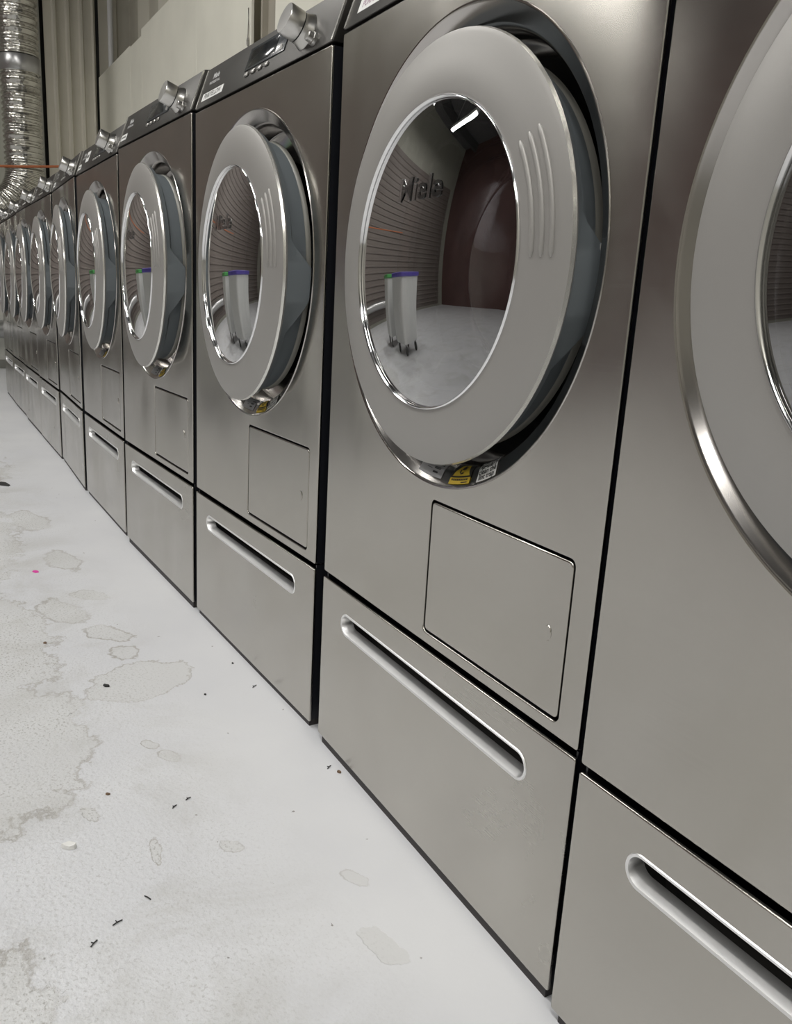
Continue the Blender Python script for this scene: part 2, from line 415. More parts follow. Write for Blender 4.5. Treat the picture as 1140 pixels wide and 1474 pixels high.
bm = bmesh.new(); box(bm, -3.05, -2.79, 0.05, 0.17, 0, ZC - 0.02); box(bm, -3.05, -3.03, 0.02, 0.17, 0, ZC - 0.02); box(bm, -2.81, -2.79, 0.02, 0.17, 0, ZC - 0.02)
o = link('steel_column', bm_mesh(bm, 'column'), M['post']); o.location = (0, YB + 0.02, 0)
tag(o, 'taupe steel column seen in the gap between two cream boards', 'column')
bm = bmesh.new(); box(bm, XE + 0.012, XE + 0.028, -0.3, 0.56, 0.0, 0.075, bevel=0.004)
link('baseboard_left', bm_mesh(bm, 'b'), M['base_dark'], kind='structure')
for k in range(6):
    bm = bmesh.new(); x = -6.0 + 2.0 * k
    box(bm, x - .05, x + .05, YF, 1.2, ZC - 0.22, ZC - 0.01)
    link('trim_%d' % (k + 1), bm_mesh(bm, 'beam'), M['beam'], kind='structure')

# ------------------------------------------------------------------ ceiling lamps
M['lamp_body'] = simple('lamp_body_white', (0.8, 0.8, 0.8), 0.4)
m, nt, b = mat('lamp_diffuser'); b.inputs['Base Color'].default_value = (0.9, 0.9, 0.9, 1)
b.inputs['Emission Color'].default_value = (1.0, 0.965, 0.90, 1); b.inputs['Emission Strength'].default_value = 9.0
M['diffuser'] = m
bm = bmesh.new(); box(bm, -0.62, 0.62, -0.09, 0.09, 0.0, 0.06, bevel=0.008); lamp_body = bm_mesh(bm, 'lamp_body')
bm = bmesh.new(); box(bm, -0.60, 0.60, -0.075, 0.075, -0.015, 0.0, bevel=0.005); lamp_diff = bm_mesh(bm, 'lamp_diffuser')
bm = bmesh.new(); box(bm, -0.004, 0.004, -0.004, 0.004, 0.06, ZC - LAMP_Z); lamp_rod = bm_mesh(bm, 'lamp_rod')
for i, (x, y) in enumerate(LAMPS):
    L = empty('ceiling_lamp', (x, y, LAMP_Z))
    tag(L, 'long white batten lamp hanging over the aisle out of the picture', 'lamp', 'ceiling lamps over the aisle')
    link('housing', lamp_body, M['lamp_body'], L); link('diffuser', lamp_diff, M['diffuser'], L)
    for s in (-0.5, 0.5):
        r_ = link('hanger', lamp_rod, M['lamp_body'], L); r_.location = (s, 0, 0)
    ld = bpy.data.lights.new('lamp_light', 'AREA'); ld.shape = 'RECTANGLE'; ld.size = 1.2; ld.size_y = 0.15
    ld.energy = LAMP_W; ld.color = (1.0, 0.985, 0.955)
    lo = bpy.data.objects.new('lamp_light', ld); C.objects.link(lo); lo.parent = L; lo.location = (0, 0, -0.02)

# ------------------------------------------------------------------ dryers
ZB, ZT = 0.3002, 1.0721          # dryer front panel
ZF0, ZF1, YF1 = 1.0765, 1.1560, 0.028   # sloped control fascia
CX, CZ = 0.300, 0.769            # door centre
W = 0.600
FLAP = (0.3025, 0.5680, 0.3145, 0.4875)
FV = Vector((0, YF1, ZF1 - ZF0)).normalized(); FN = Vector((0, -FV.z, FV.y))
def fas(x, z, h=0.0):            # point on the fascia: x, height z, h out of its plane
    t = (z - ZF0) / FV.z
    return Vector((x, 0, ZF0)) + FV * t + FN * h - Vector((0, 0, ZB))
FM = Matrix(((1, 0, 0), tuple((0, FV.y, FN.y)), tuple((0, FV.z, FN.z))))
def fas_uv(x, z):                # maps local (u, v, h) on the fascia around (x, z)
    p0 = fas(x, z)
    return lambda v: p0 + Vector((v.x, 0, 0)) + FV * v.y + FN * v.z

def cast(me, mats):
    for m in mats: me.materials.append(m)
    return me
# shared meshes, all local to the dryer: x 0..W, y 0 = front, z 0 = its underside (world ZB)
dz0 = Matrix.Translation((0, 0, -ZB))
me_front = panel('front_panel', [round_rect(0, W, ZB, ZT, 0.003, 3), circle_pts(CX, CZ, 0.2625, 144), round_rect(*FLAP, 0.008)], 0.0042, 0.0016)
me_front.transform(dz0); cast(me_front, [M['steel']])
g = 0.0030
me_flap = panel('flap', [round_rect(FLAP[0] + g, FLAP[1] - g, FLAP[2] + g, FLAP[3] - g, 0.006)], 0.0046, 0.0020, 0.0004)
me_flap.transform(dz0); cast(me_flap, [M['steel']])
bm = bmesh.new()                 # casing: thin box open to the front
t = 0.003
for a in ((0.001, t, 0.0044, 0.70, 0.0, ZT - ZB), (W - t, W - 0.001, 0.0044, 0.70, 0.0, ZT - ZB), (t, W - t, 0.0044, 0.70, 0.0, t),
          (t, W - t, 0.697, 0.70, t, ZT - ZB), (t, W - t, 0.0044, 0.70, ZT - ZB - t, ZT - ZB),
          (t, W - t, 0.012, 0.014, t, FLAP[3] - ZB + 0.012)):
    box(bm, *a)
me_case = cast(bm_mesh(bm, 'casing'), [M['black']])
me_recess = bm_mesh(lathe([(0.2640, 0.0004), (0.2632, -0.0012), (0.2618, -0.0008), (0.2600, 0.0015), (0.2440, 0.0100), (0.2385, 0.0170), (0.2368, 0.030), (0.2360, 0.058), (0.230, 0.062),
                           (0.196, 0.062), (0.188, 0.066), (0.184, 0.10)], 128), 'recess', 35)
cast(me_recess, [M['recess']])
me_drum = cast(bm_mesh(lathe([(0.184, 0.102), (0.25, 0.115), (0.255, 0.13), (0.255, 0.55), (0.24, 0.58), (0.0, 0.585)], 64), 'drum', 40), [M['drum']])
# door ring (origin at the hinge side)
def door_vary(i, a, r, y):
    deg = math.degrees(a)
    if deg > 180: deg -= 360
    if i in (7, 8):              # flank gets deeper at the grip lug
        k = max(0.0, min(1.0, min((9 - deg) / 9.0, (deg + 27) / 14.0)))
        return r + 0.0065 * k, y + 0.030 * k
    return r, y
prof = [(0.1680, -0.020), (0.1700, -0.0262), (0.1735, -0.0268), (0.2290, -0.0182), (0.2338, -0.0162), (0.2352, -0.0122), (0.2325, -0.0085),
        (0.2285, 0.000), (0.2160, 0.006), (0.2130, 0.030), (0.172, 0.032), (0.168, -0.010)]
me_door = bm_mesh(lathe(prof, 144, [0, 0, 0, 0, 2, 0, 3, 3, 3, 3, 3, 3], True, door_vary), 'door', 38)
cast(me_door, [M['silver'], M['chrome'], M['rim'], M['flank']])
me_bezel = cast(bm_mesh(lathe([(0.1702, -0.0240), (0.1700, -0.0280), (0.1686, -0.0288), (0.1672, -0.0276), (0.1660, -0.0240), (0.1690, -0.0200)], 128, None, True), 'bezel', 60), [M['chrome']])
me_seal = cast(bm_mesh(lathe([(0.2105, 0.029), (0.2145, 0.032), (0.2150, 0.038), (0.2120, 0.040), (0.2085, 0.036)], 128, None, True), 'seal', 60), [M['seal']])
gp = []
for k in range(15):
    r = 0.1668 * (1 - k / 14.0); gp.append((r, -0.0242 - 0.019 * (1 - (r / 0.1668) ** 2)))
me_glass = cast(bm_mesh(lathe(gp, 96), 'glass', 60), [M['glass']])
me_bowl = cast(bm_mesh(lathe([(0.166, -0.012), (0.158, 0.02), (0.150, 0.075), (0.138, 0.098), (0.10, 0.108), (0.0, 0.110)], 96), 'bowl', 60), [M['bowl']])
def ridge(rad, a0, a1):
    n = 22; pts = []
    for k in range(n + 1):
        a = R(a0 + (a1 - a0) * k / n)
        y = -0.0268 + (rad - 0.1735) / (0.2290 - 0.1735) * 0.0086
        pts.append((rad * math.cos(a), y + 0.0004, rad * math.sin(a)))
    return cast(tube_mesh(pts, lambda i: 0.0031 * min(1, 0.45 + 0.55 * min(i, n - i)), 10), [M['silver']])
me_ridges = [ridge(0.1865, -0.5, 34.0), ridge(0.1990, -0.5, 34.0), ridge(0.2115, -0.5, 33.5)]
bm = bmesh.new()
vs_, fs = text_mesh('Miele', 0.036, 0.0004, 0.0006)
def on_dome(v, cx=-0.004, cz=0.074):
    x, z = cx + v.x * 1.22, cz + v.y; r = math.hypot(x, z)
    return Vector((x, -0.0245 - 0.019 * (1 - (r / 0.1668) ** 2) - 0.0006 - v.z, z))
add_geo(bm, vs_, fs, 0, on_dome); me_gl_text = bm_mesh(bm, 'glass_lettering')
M['emboss'] = glass_mat('embossed_glass', (0.80, 0.80, 0.81), 1.6, 0.12, 1.5); cast(me_gl_text, [M['emboss']])
bm = bmesh.new(); box(bm, 0.226, 0.2345, 0.018, 0.026, 0.006, 0.014, bevel=0.002); me_latch = cast(bm_mesh(bm, 'latch'), [M['chrome']])
# fascia
def fascia_mesh():
    bm = bmesh.new()
    prof = [(0.0, ZF0), (YF1, ZF1), (YF1 + 0.012, ZF1 + 0.002), (0.66, ZF1 + 0.002), (0.66, ZF0)]
    A = [bm.verts.new((0.0, y, z - ZB)) for y, z in prof]; B = [bm.verts.new((W, y, z - ZB)) for y, z in prof]
    n = len(prof)
    for i in range(n): bm.faces.new((A[i], A[(i + 1) % n], B[(i + 1) % n], B[i]))
    bm.faces.new(A); bm.faces.new(B)
    bmesh.ops.recalc_face_normals(bm, faces=bm.faces)
    es = [e for e in bm.edges if len(e.link_faces) == 2 and e.calc_face_angle() > 0.3]
    bmesh.ops.bevel(bm, geom=es, offset=0.0022, segments=3, affect='EDGES', profile=0.5)
    me = bm_mesh(bm, 'control_fascia', 30); add_uv(me); return me
me_fascia = cast(fascia_mesh(), [M['steel_fascia']])
me_strips = []                   # bright end strips on both sloped edges
for x0, x1 in ((0.0, 0.0045), (W - 0.0045, W)):
    bm = bmesh.new(); p0 = fas_uv(0, ZF0 + 0.0005)
    for v in bmesh.ops.create_cube(bm, size=1.0)['verts']:
        v.co = p0(Vector((x0 + (v.co.x + .5) * (x1 - x0), 0.002 + (v.co.y + .5) * 0.0795, -0.001 + (v.co.z + .5) * 0.0022)))
    me_strips.append(cast(bm_mesh(bm, 'edge_trim'), [M['rim']]))
def fas_box(name, x0, x1, z0, z1, h0, h1, mats, bevel=0.0):
    bm = bmesh.new(); L = (z1 - z0) / FV.z
    box(bm, 0, x1 - x0, 0, L, h0, h1, bevel=bevel)
    p = fas_uv(x0, z0)
    for v in bm.verts: v.co = p(v.co.copy())
    return cast(bm_mesh(bm, name, 40), mats)
me_disp_frame = fas_box('display_frame', 0.243, 0.412, 1.104, 1.143, 0.0002, 0.0016, [M['display_frame']], 0.0006)
me_disp = fas_box('display', 0.256, 0.372, 1.1085, 1.1375, 0.0014, 0.0021, [M['display']], 0.0003)
me_btns = [fas_box('button', 0.252 + 0.0295 * k, 0.268 + 0.0295 * k, 1.0925, 1.0985, 0.0, 0.0035, [M['knob']], 0.0014) for k in range(4)]
def fas_lathe(name, x, z, prof, mats, mi=None, segs=48):
    bm = lathe(prof, segs, mi)
    p = fas_uv(x, z)
    for v in bm.verts: v.co = p(Vector((v.co.x, v.co.z, v.co.y)))
    bmesh.ops.recalc_face_normals(bm, faces=bm.faces)
    return cast(bm_mesh(bm, name, 35), mats)
me_knob = fas_lathe('knob', 0.489, 1.1135, [(0.0275, 0.0), (0.0272, 0.002), (0.0235, 0.009), (0.0228, 0.0150), (0.0222, 0.0152), (0.0222, 0.0168), (0.0232, 0.0170),
                    (0.0228, 0.0385), (0.0220, 0.0398), (0.0, 0.0402)], [M['knob'], M['ink']], [0, 0, 0, 1, 1, 1, 0, 0, 0])
me_power = fas_lathe('power_button', 0.531, 1.0935, [(0.0100, 0.0), (0.0098, 0.005), (0.0085, 0.0058), (0.0080, 0.0058), (0.0078, 0.013), (0.0068, 0.0142), (0.0, 0.0145)], [M['knob']])
me_sensor = fas_lathe('indicator', 0.398, 1.112, [(0.0048, 0.0014), (0.0045, 0.003), (0.0, 0.0032)], [M['knob']])
bm = bmesh.new()
v1, f1 = text_mesh('Miele', 0.0165, 0, 0.0003); add_geo(bm, v1, f1, 0, lambda v: fas_uv(0.070, 1.133)(Vector((v.x, v.y, 0.0004))))
v1, f1 = text_mesh('PROFESSIONAL', 0.0085, 0, 0.0001); add_geo(bm, v1, f1, 0, lambda v: fas_uv(0.070, 1.121)(Vector((v.x, v.y, 0.0004))))
me_logo = cast(bm_mesh(bm, 'lettering'), [M['ink_grey']])
def label_mesh(x0, x1, z0, z1, txt=None, ink='ink', size=0.011):
    bm = bmesh.new(); p = fas_uv(x0, z0); L = (z1 - z0) / FV.z
    box(bm, 0, x1 - x0, 0, L, 0.0, 0.0004)
    for v in bm.verts: v.co = p(v.co.copy())
    if txt:
        a, f = text_mesh(txt, size, 0, 0.0002)
        c = Vector(((x1 - x0) / 2, L / 2, 0.0006)); add_geo(bm, a, f, 1, lambda v: p(v + c))
    else:                        # print too small to read: a row of dark dashes
        nb = 5; wd = (x1 - x0) * 0.72 / nb
        for k in range(nb):
            u = (x1 - x0) * 0.14 + k * wd
            a, f = grid_quad(u, u + wd * 0.75, L * 0.36, L * 0.66, 1, 1); add_geo(bm, a, f, 1, lambda v: p(v + Vector((0, 0, 0.0006))))
    return cast(bm_mesh(bm, 'label'), [M['white'], M[ink]])
# stickers on the sloping bottom wall of the recess
SP = [(0.2600, 0.0015), (0.2440, 0.0100), (0.2385, 0.0170), (0.2368, 0.030), (0.2360, 0.058)]
def cone(a_mid, v0=0.003, h=0.0007):
    def fn(v):
        s = v0 + v.y; k = 0
        while True:
            A, B = Vector(SP[k]), Vector(SP[k + 1]); L = (B - A).length
            if s <= L or k == len(SP) - 2: break
            s -= L; k += 1
        d_ = (B - A) / L; q = A + d_ * s
        r = q.x - (h + v.z) * d_.y; y = q.y + (h + v.z) * d_.x
        a = R(a_mid) + v.x / 0.25
        return Vector((r * math.cos(a), y, r * math.sin(a)))
    return fn
def sticker_grey():
    bm = bmesh.new(); fn = cone(-92.5, 0.006)
    add_geo(bm, *grid_quad(-0.026, 0.026, 0, 0.024, 10, 6), 0, fn)
    tri = lambda cx, cy, s: ([Vector((cx - s, cy - s * .8, .0002)), Vector((cx + s, cy - s * .8, .0002)), Vector((cx, cy + s, .0002))], [[0, 1, 2]])
    add_geo(bm, *tri(-0.007, 0.014, 0.006), 1, fn); add_geo(bm, *[(lambda t: ([v + Vector((0, 0, .0002)) for v in t[0]], t[1]))(tri(-0.007, 0.0138, 0.0035))][0], 0, fn)
    for k in range(3):
        a, f = grid_quad(0.003, 0.020 - 0.003 * k, 0.016 - 0.0055 * k, 0.0185 - 0.0055 * k, 3, 1); add_geo(bm, [v + Vector((0, 0, .0002)) for v in a], f, 1, fn)
    return cast(bm_mesh(bm, 'sticker'), [M['grey_label'], M['ink']])
def sticker_yellow():
    bm = bmesh.new(); fn = cone(-77.5, 0.002)
    add_geo(bm, *grid_quad(-0.021, 0.021, 0, 0.0085, 8, 4), 0, fn)                   # lower yellow strip
    add_geo(bm, *grid_quad(-0.021, 0.021, 0.0086, 0.0280, 8, 10), 1, fn)             # black field
    h = Vector((0, 0, .0003))
    vq, fq = grid_quad(-1, 1, 0.0106, 0.0275, 6, 8)
    add_geo(bm, [Vector((v.x * (0.0178 - 0.62 * (v.y - 0.0106)), v.y, .0003)) for v in vq], fq, 0, fn)
    fl = [(-.001, .0145), (.003, .0155), (.0048, .019), (.0040, .0225), (.0055, .0260), (.0015, .0245), (.0005, .0275), (-.0025, .0240), (-.0030, .0200), (-.0048, .0215), (-.0045, .0175)]
    add_geo(bm, [Vector((x * 1.2, 0.0122 + (y - .0145) * 1.02, .0007)) for x, y in fl], [list(range(len(fl)))], 1, fn)
    fi = [(-.0008, .0158), (.0018, .0175), (.0012, .0205), (-.0014, .0190)]
    add_geo(bm, [Vector((x * 1.2, 0.0122 + (y - .0145) * 1.02, .0010)) for x, y in fi], [[0, 1, 2, 3]], 0, fn)
    for k in range(9):
        a, f = grid_quad(-0.017 + 0.0038 * k, -0.0142 + 0.0038 * k, 0.0046, 0.0070, 1, 1); add_geo(bm, [v + h for v in a], f, 1, fn)
    a, f = grid_quad(0.004, 0.0165, 0.0016, 0.0028, 3, 1); add_geo(bm, [v + h for v in a], f, 1, fn)
    return cast(bm_mesh(bm, 'sticker'), [M['yellow'], M['ink']])
def sticker_white():
    bm = bmesh.new(); fn = cone(-65.0, 0.0008)
    add_geo(bm, *grid_quad(-0.0185, 0.0185, 0, 0.034, 8, 12), 0, fn)
    for k, s in enumerate(('Warning:', 'Regularly', 'clean the', 'lint trap')):
        a, f = text_mesh(s, 0.0094, 0, 0.0002); add_geo(bm, a, f, 1, lambda v: fn(v + Vector((0, 0.0250 - 0.0067 * k, .0003))))
    return cast(bm_mesh(bm, 'sticker'), [M['white'], M['ink']])
me_stickers = [sticker_grey(), sticker_yellow(), sticker_white()]
bm = lathe([(0.0052, 0.0006), (0.0046, -0.0006), (0.0, -0.0010)], 20)
for v in bm.verts: v.co = Vector((0.539 + v.co.x, v.co.y, 0.402 - ZB + v.co.z * 1.7))
me_catch = cast(bm_mesh(bm, 'catch'), [M['steel_drawer']]); add_uv(me_catch)

# bundle added inside a drum, standing in for a maroon reflection in the glass
def cloth_lump(name, seed, m, parent, loc, sx, sy, sz):
    rnd = random.Random(seed); bm = bmesh.new()
    bmesh.ops.create_icosphere(bm, subdivisions=4, radius=1.0)
    ph = [(rnd.uniform(2, 6), rnd.uniform(0, 6), Vector((rnd.uniform(-1, 1), rnd.uniform(-1, 1), rnd.uniform(-1, 1))).normalized()) for _ in range(9)]
    for v in bm.verts:
        n = v.co.normalized(); k = 1.0
        for f, p, d_ in ph: k += 0.055 * math.sin(f * 2.2 * n.dot(d_) + p)
        v.co = Vector((n.x * k * sx, n.y * k * sy, max(n.z * k * sz, -sz * 0.8)))
    o = link(name, bm_mesh(bm, name, 180), m); o.location = loc
    return o

# plinth drawers
DZ0, DZ1 = 0.014, 0.2914
HX0, HX1, HZ0, HZ1 = 0.074, 0.527, 0.2235, 0.2535
me_dfront = cast(panel('drawer_front', [round_rect(0, W, DZ0, DZ1, 0.003, 3), round_rect(HX0, HX1, HZ0, HZ1, 0.0149, 10)], 0.0050, 0.0018), [M['steel_drawer']])
def tray_mesh():                 # trough behind the handle slot: steep back, sloped bright lower lip
    bm = bmesh.new(); o1 = round_rect(HX0, HX1, HZ0, HZ1, 0.0149, 10)
    n = len(o1); rings = []
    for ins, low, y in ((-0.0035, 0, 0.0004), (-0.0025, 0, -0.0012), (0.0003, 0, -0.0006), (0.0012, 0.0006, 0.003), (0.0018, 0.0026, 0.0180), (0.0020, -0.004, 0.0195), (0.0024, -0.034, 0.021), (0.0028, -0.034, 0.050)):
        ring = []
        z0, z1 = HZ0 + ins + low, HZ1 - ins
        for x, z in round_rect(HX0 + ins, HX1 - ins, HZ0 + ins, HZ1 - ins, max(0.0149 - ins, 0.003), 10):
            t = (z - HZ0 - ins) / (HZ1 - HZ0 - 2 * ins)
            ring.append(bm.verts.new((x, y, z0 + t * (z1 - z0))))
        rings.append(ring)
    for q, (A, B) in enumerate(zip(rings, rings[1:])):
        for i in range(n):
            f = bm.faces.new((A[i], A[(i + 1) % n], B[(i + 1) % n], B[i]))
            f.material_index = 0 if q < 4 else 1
    f = bm.faces.new(rings[-1]); f.material_index = 1
    bmesh.ops.recalc_face_normals(bm, faces=bm.faces)
    me = bm_mesh(bm, 'handle_recess', 40); return me
M['tray_shade'] = simple('handle_tray_shade', (0.045, 0.043, 0.04), 0.45)  # shade inside the trough is put into this colour
me_tray = cast(tray_mesh(), [M['tray'], M['tray_shade']])
bm = bmesh.new()
for a in ((0.003, 0.0055, 0.0052, 0.70, 0.016, 0.2970), (W - 0.0055, W - 0.003, 0.0052, 0.70, 0.016, 0.2970), (0.0055, W - 0.0055, 0.697, 0.70, 0.016, 0.2970),
          (0.0055, W - 0.0055, 0.05, 0.70, 0.016, 0.020), (0.0055, W - 0.0055, 0.016, 0.70, 0.2945, 0.2975)):
    box(bm, *a)
me_carc = cast(bm_mesh(bm, 'carcass'), [M['black']])
bm = bmesh.new(); box(bm, 0.010, W - 0.006, 0.0025, 0.66, 0.0, 0.0155)
M['kick'] = simple('dark_kick_strip', (0.035, 0.03, 0.03), 0.6)
me_kick = cast(bm_mesh(bm, 'kick_strip'), [M['kick']])

DX = [0.0296, 0.0352, 0.0143, 0.0149, -0.017, -0.0276, -0.0309, -0.022, -0.012, -0.0045]
DY = [0.0014, 0.0166, 0.0025, -0.0181, -0.0154, -0.0028, -0.0058, -0.0042, 0.0023, 0.012]
DZ = [-0.0023, 0.0, -0.0033, 0.0012, -0.0032, -0.001, -0.0026, 0.0, -0.001, 0.0]
DA = [-0.0001, -0.0121, 0.0275, 0.0292, 0.006, -0.0269, -0.0009, -0.0006, 0.0003, -0.0135]
AJAR = [0.0, 0.0, 0.045, 0.05, 0.03, 0.035, 0.025, 0.03, 0.02, 0.02]
which = ['nearest to the camera, cut off by the right picture edge', 'second from the right, with lettered stickers below its door',
         'third from the right, with a pink and yellow colour label', 'fourth from the right, its door slightly ajar',
         'fifth from the right, with an upright white label on its fascia', 'sixth from the right in the row',
         'fourth from the far end of the row', 'third from the far end of the row', 'second from the far end of the row',
         'at the far end of the row, nearest the foil duct']
which_d = ['under the nearest dryer, cut off by the right picture edge', 'second from the right, under the dryer with lettered stickers',
           'third from the right, beside a wide dark gap', 'fourth from the right in the row', 'fifth from the right in the row',
           'sixth from the right, between two black gaps', 'fourth from the far end of the row', 'third from the far end of the row',
           'second from the far end of the row', 'at the far end of the row beside the aisle']
LABELS = {1: [(0.030, 0.092, 1.091, 1.108, 'PURPLE', 'ink_pink', 0.0125)], 2: [(0.022, 0.138, 1.0895, 1.1040, 'PINK/YELLOW', 'ink', 0.0145)],
          3: [(0.008, 0.062, 1.090, 1.105, None, 'ink', 0)], 4: [(0.105, 0.155, 1.105, 1.137, None, 'ink', 0), (0.006, 0.050, 1.090, 1.106, None, 'ink', 0)],
          5: [(0.012, 0.062, 1.090, 1.107, None, 'ink', 0)], 6: [(0.012, 0.062, 1.090, 1.107, None, 'ink', 0)], 7: [(0.012, 0.062, 1.090, 1.107, None, 'ink', 0)],
          8: [(0.012, 0.062, 1.090, 1.107, None, 'ink', 0)], 0: [(0.022, 0.080, 1.090, 1.105, None, 'ink', 0)]}
for i in range(10):
    x0, y0, a = -(i - 1) * 0.62 + DX[i], DY[i], DA[i]
    P = tag(empty('drawer_plinth', (x0, y0, 0), a), 'brushed steel drawer plinth ' + which_d[i], 'drawer', 'steel drawer plinths under the dryers')
    df = link('drawer_front', me_dfront, parent=P); df.location = (0, -0.001, DZ[i])
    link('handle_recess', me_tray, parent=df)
    ca = link('carcass', me_carc, parent=P); ca.location = (0, 0, DZ[i])
    link('kick_strip', me_kick, parent=P)
    D = tag(empty('tumble_dryer', (x0, y0, ZB + DZ[i]), a), 'brushed steel tumble dryer ' + which[i], 'dryer', 'tumble dryers in a row')
    link('casing', me_case, parent=D)
    link('front_panel', me_front, parent=D)
    fl = link('flap', me_flap, parent=D); link('catch', me_catch, parent=fl)
    rc = link('recess', me_recess, parent=D); rc.location = (CX, 0, CZ - ZB)
    dr = link('drum', me_drum, parent=D); dr.location = (CX, 0, CZ - ZB)
    if i <= 4:
        for sm in me_stickers: link('sticker', sm, parent=rc)
    lt = link('latch', me_latch, parent=rc)
    hx, hy = -0.228, 0.02         # hinge at the left of the door, relative to its centre
    dm = link('door', me_door, parent=D)
    piv = Vector((CX + hx, hy, CZ - ZB)); rz = -AJAR[i]
    off = Matrix.Rotation(rz, 4, 'Z') @ Vector((-hx, -hy, 0))
    dm.location = piv + off; dm.rotation_euler = (0, 0, rz)
    link('bezel', me_bezel, parent=dm); link('seal', me_seal, parent=dm)
    link('glass', me_glass, parent=dm); link('bowl', me_bowl, parent=dm)
    for r_ in me_ridges: link('grip_ridge', r_, parent=dm)
    if i <= 3: link('glass_lettering', me_gl_text, parent=dm)
    fa = link('control_fascia', me_fascia, parent=D)
    [link('edge_trim', q_, parent=fa) for q_ in me_strips]
    link('display_frame', me_disp_frame, parent=fa); link('display', me_disp, parent=fa)
    for b_ in me_btns: link('button', b_, parent=fa)
    link('knob', me_knob, parent=fa); link('power_button', me_power, parent=fa); link('indicator', me_sensor, parent=fa)
    link('lettering', me_logo, parent=fa)
    for L_ in LABELS.get(i, []): link('label', label_mesh(*L_), parent=fa)
    if i in (0, 1):
        wx = x0 + CX
        tag(cloth_lump('reflection_bundle', 3 + i, M['maroon'], None, (wx + 0.03, y0 + 0.30, CZ - 0.10), 0.17, 0.14, 0.13),
            'maroon bundle added for a red reflection in the drum of the %s dryer' % ('nearest' if i == 0 else 'second'), 'laundry')

# ------------------------------------------------------------------ things at the end of the row
def foil_mat():
    m, nt, b = mat('aluminium_foil'); b.inputs['Metallic'].default_value = 1.0
    b.inputs['Base Color'].default_value = (0.58, 0.57, 0.53, 1); b.inputs['Roughness'].default_value = 0.27
    tc = node(nt, 'ShaderNodeTexCoord'); n = node(nt, 'ShaderNodeTexVoronoi'); setin(n, Scale=38.0)
    nt.links.new(tc.outputs['Object'], n.inputs['Vector'])
    bp = node(nt, 'ShaderNodeBump'); setin(bp, Strength=0.35, Distance=0.010)
    nt.links.new(n.outputs['Distance'], bp.inputs['Height']); nt.links.new(bp.outputs[0], b.inputs['Normal'])
    return m
M['foil'] = foil_mat()
M['clamp'] = simple('duct_clamp', (0.42, 0.42, 0.42), 0.3, 0.8)
DUX = -6.1
duct = tag(empty('flexible_duct', (DUX, 0.325, 0)), 'crinkled aluminium foil duct hanging at the far end of the dryers', 'duct')
path = []
zz = ZC - 0.02
while zz > 1.56: path.append((0, 0, zz)); zz -= 0.0095
n = 70
for k in range(n + 1):
    t = k / n; a = t * R(62)
    path.append((0, -0.34 * (1 - math.cos(a)), 1.56 - 0.34 * math.sin(a)))
for k in range(1, 50): path.append((0, path[-1][1] - 0.0095 * math.sin(R(62)), path[-1][2] - 0.0095 * math.cos(R(62))))
rnd = random.Random(4)
rad = [0.134 + (0.0055 if (k // 2) % 2 else -0.0055) + rnd.uniform(-.0015, .0015) for k in range(len(path))]
link('foil_sleeve', tube_mesh(path, lambda i: rad[i], 56), M['foil'], duct)
bm = lathe([(0.141, -0.055), (0.144, -0.05), (0.144, 0.05), (0.141, 0.055), (0.138, 0.0)], 64, None, True)
me = bm_mesh(bm, 'clamp_band', 40); me.transform(Matrix.Rotation(R(90), 4, 'X'))
o = link('clamp_band', me, M['clamp'], duct); o.location = (0, 0, 2.29)
bm = bmesh.new()
me = tube_mesh([(0, -2.2, 0), (0, -1, 0), (0, 0.25, 0)], 0.075, 24)
o = link('steel_pipe', me, M['clamp']); o.location = (XE + 0.16, 0.15, 0.34)
tag(o, 'horizontal metal pipe low on the far white wall', 'pipe')
M['rope'] = simple('orange_rope', (0.42, 0.13, 0.05), 0.7)
pts = []
for k in range(41):
    t = k / 40.0; y = -2.6 + t * 3.6
    pts.append((0, y, 1.488 + 0.085 * max(0, (y + 0.3) / 0.9) ** 1.6 + 0.03 * max(0, -0.3 - y)))
o = link('orange_rope', tube_mesh(pts, 0.0085, 8), M['rope']); o.location = (-5.6, 0, 0)
tag(o, 'thin orange rope strung across in front of the foil duct', 'rope')

pts = [(0, 0, 0.16), (0.002, 0, 0.08), (-0.004, 0, 0.03)] + [(-0.004 + 0.012 * math.sin(a), 0, 0.012 + 0.018 * math.cos(a)) for a in [R(20 * k) for k in range(19)]] + [(0.0, 0, -0.03), (0.003, 0, -0.09)]
o = link('hanging_cord', tube_mesh(pts, 0.0028, 6), simple('grey_cord', (0.30, 0.29, 0.26), 0.6)); o.location = (-3.10, YB - 0.006, 1.92)
tag(o, 'thin looped cord hanging on the cream board beside the column', 'cord')
me = tube_mesh([(0, 0, 0.0), (0, 0, 1.0), (0, 0, ZC - 0.01)], 0.022, 14)
o = link('white_conduit', me, M['lamp_body']); o.location = (XE + 0.06, YB + 0.10, 0)
tag(o, 'white vertical conduit in the dark corner behind the cream boards', 'conduit')

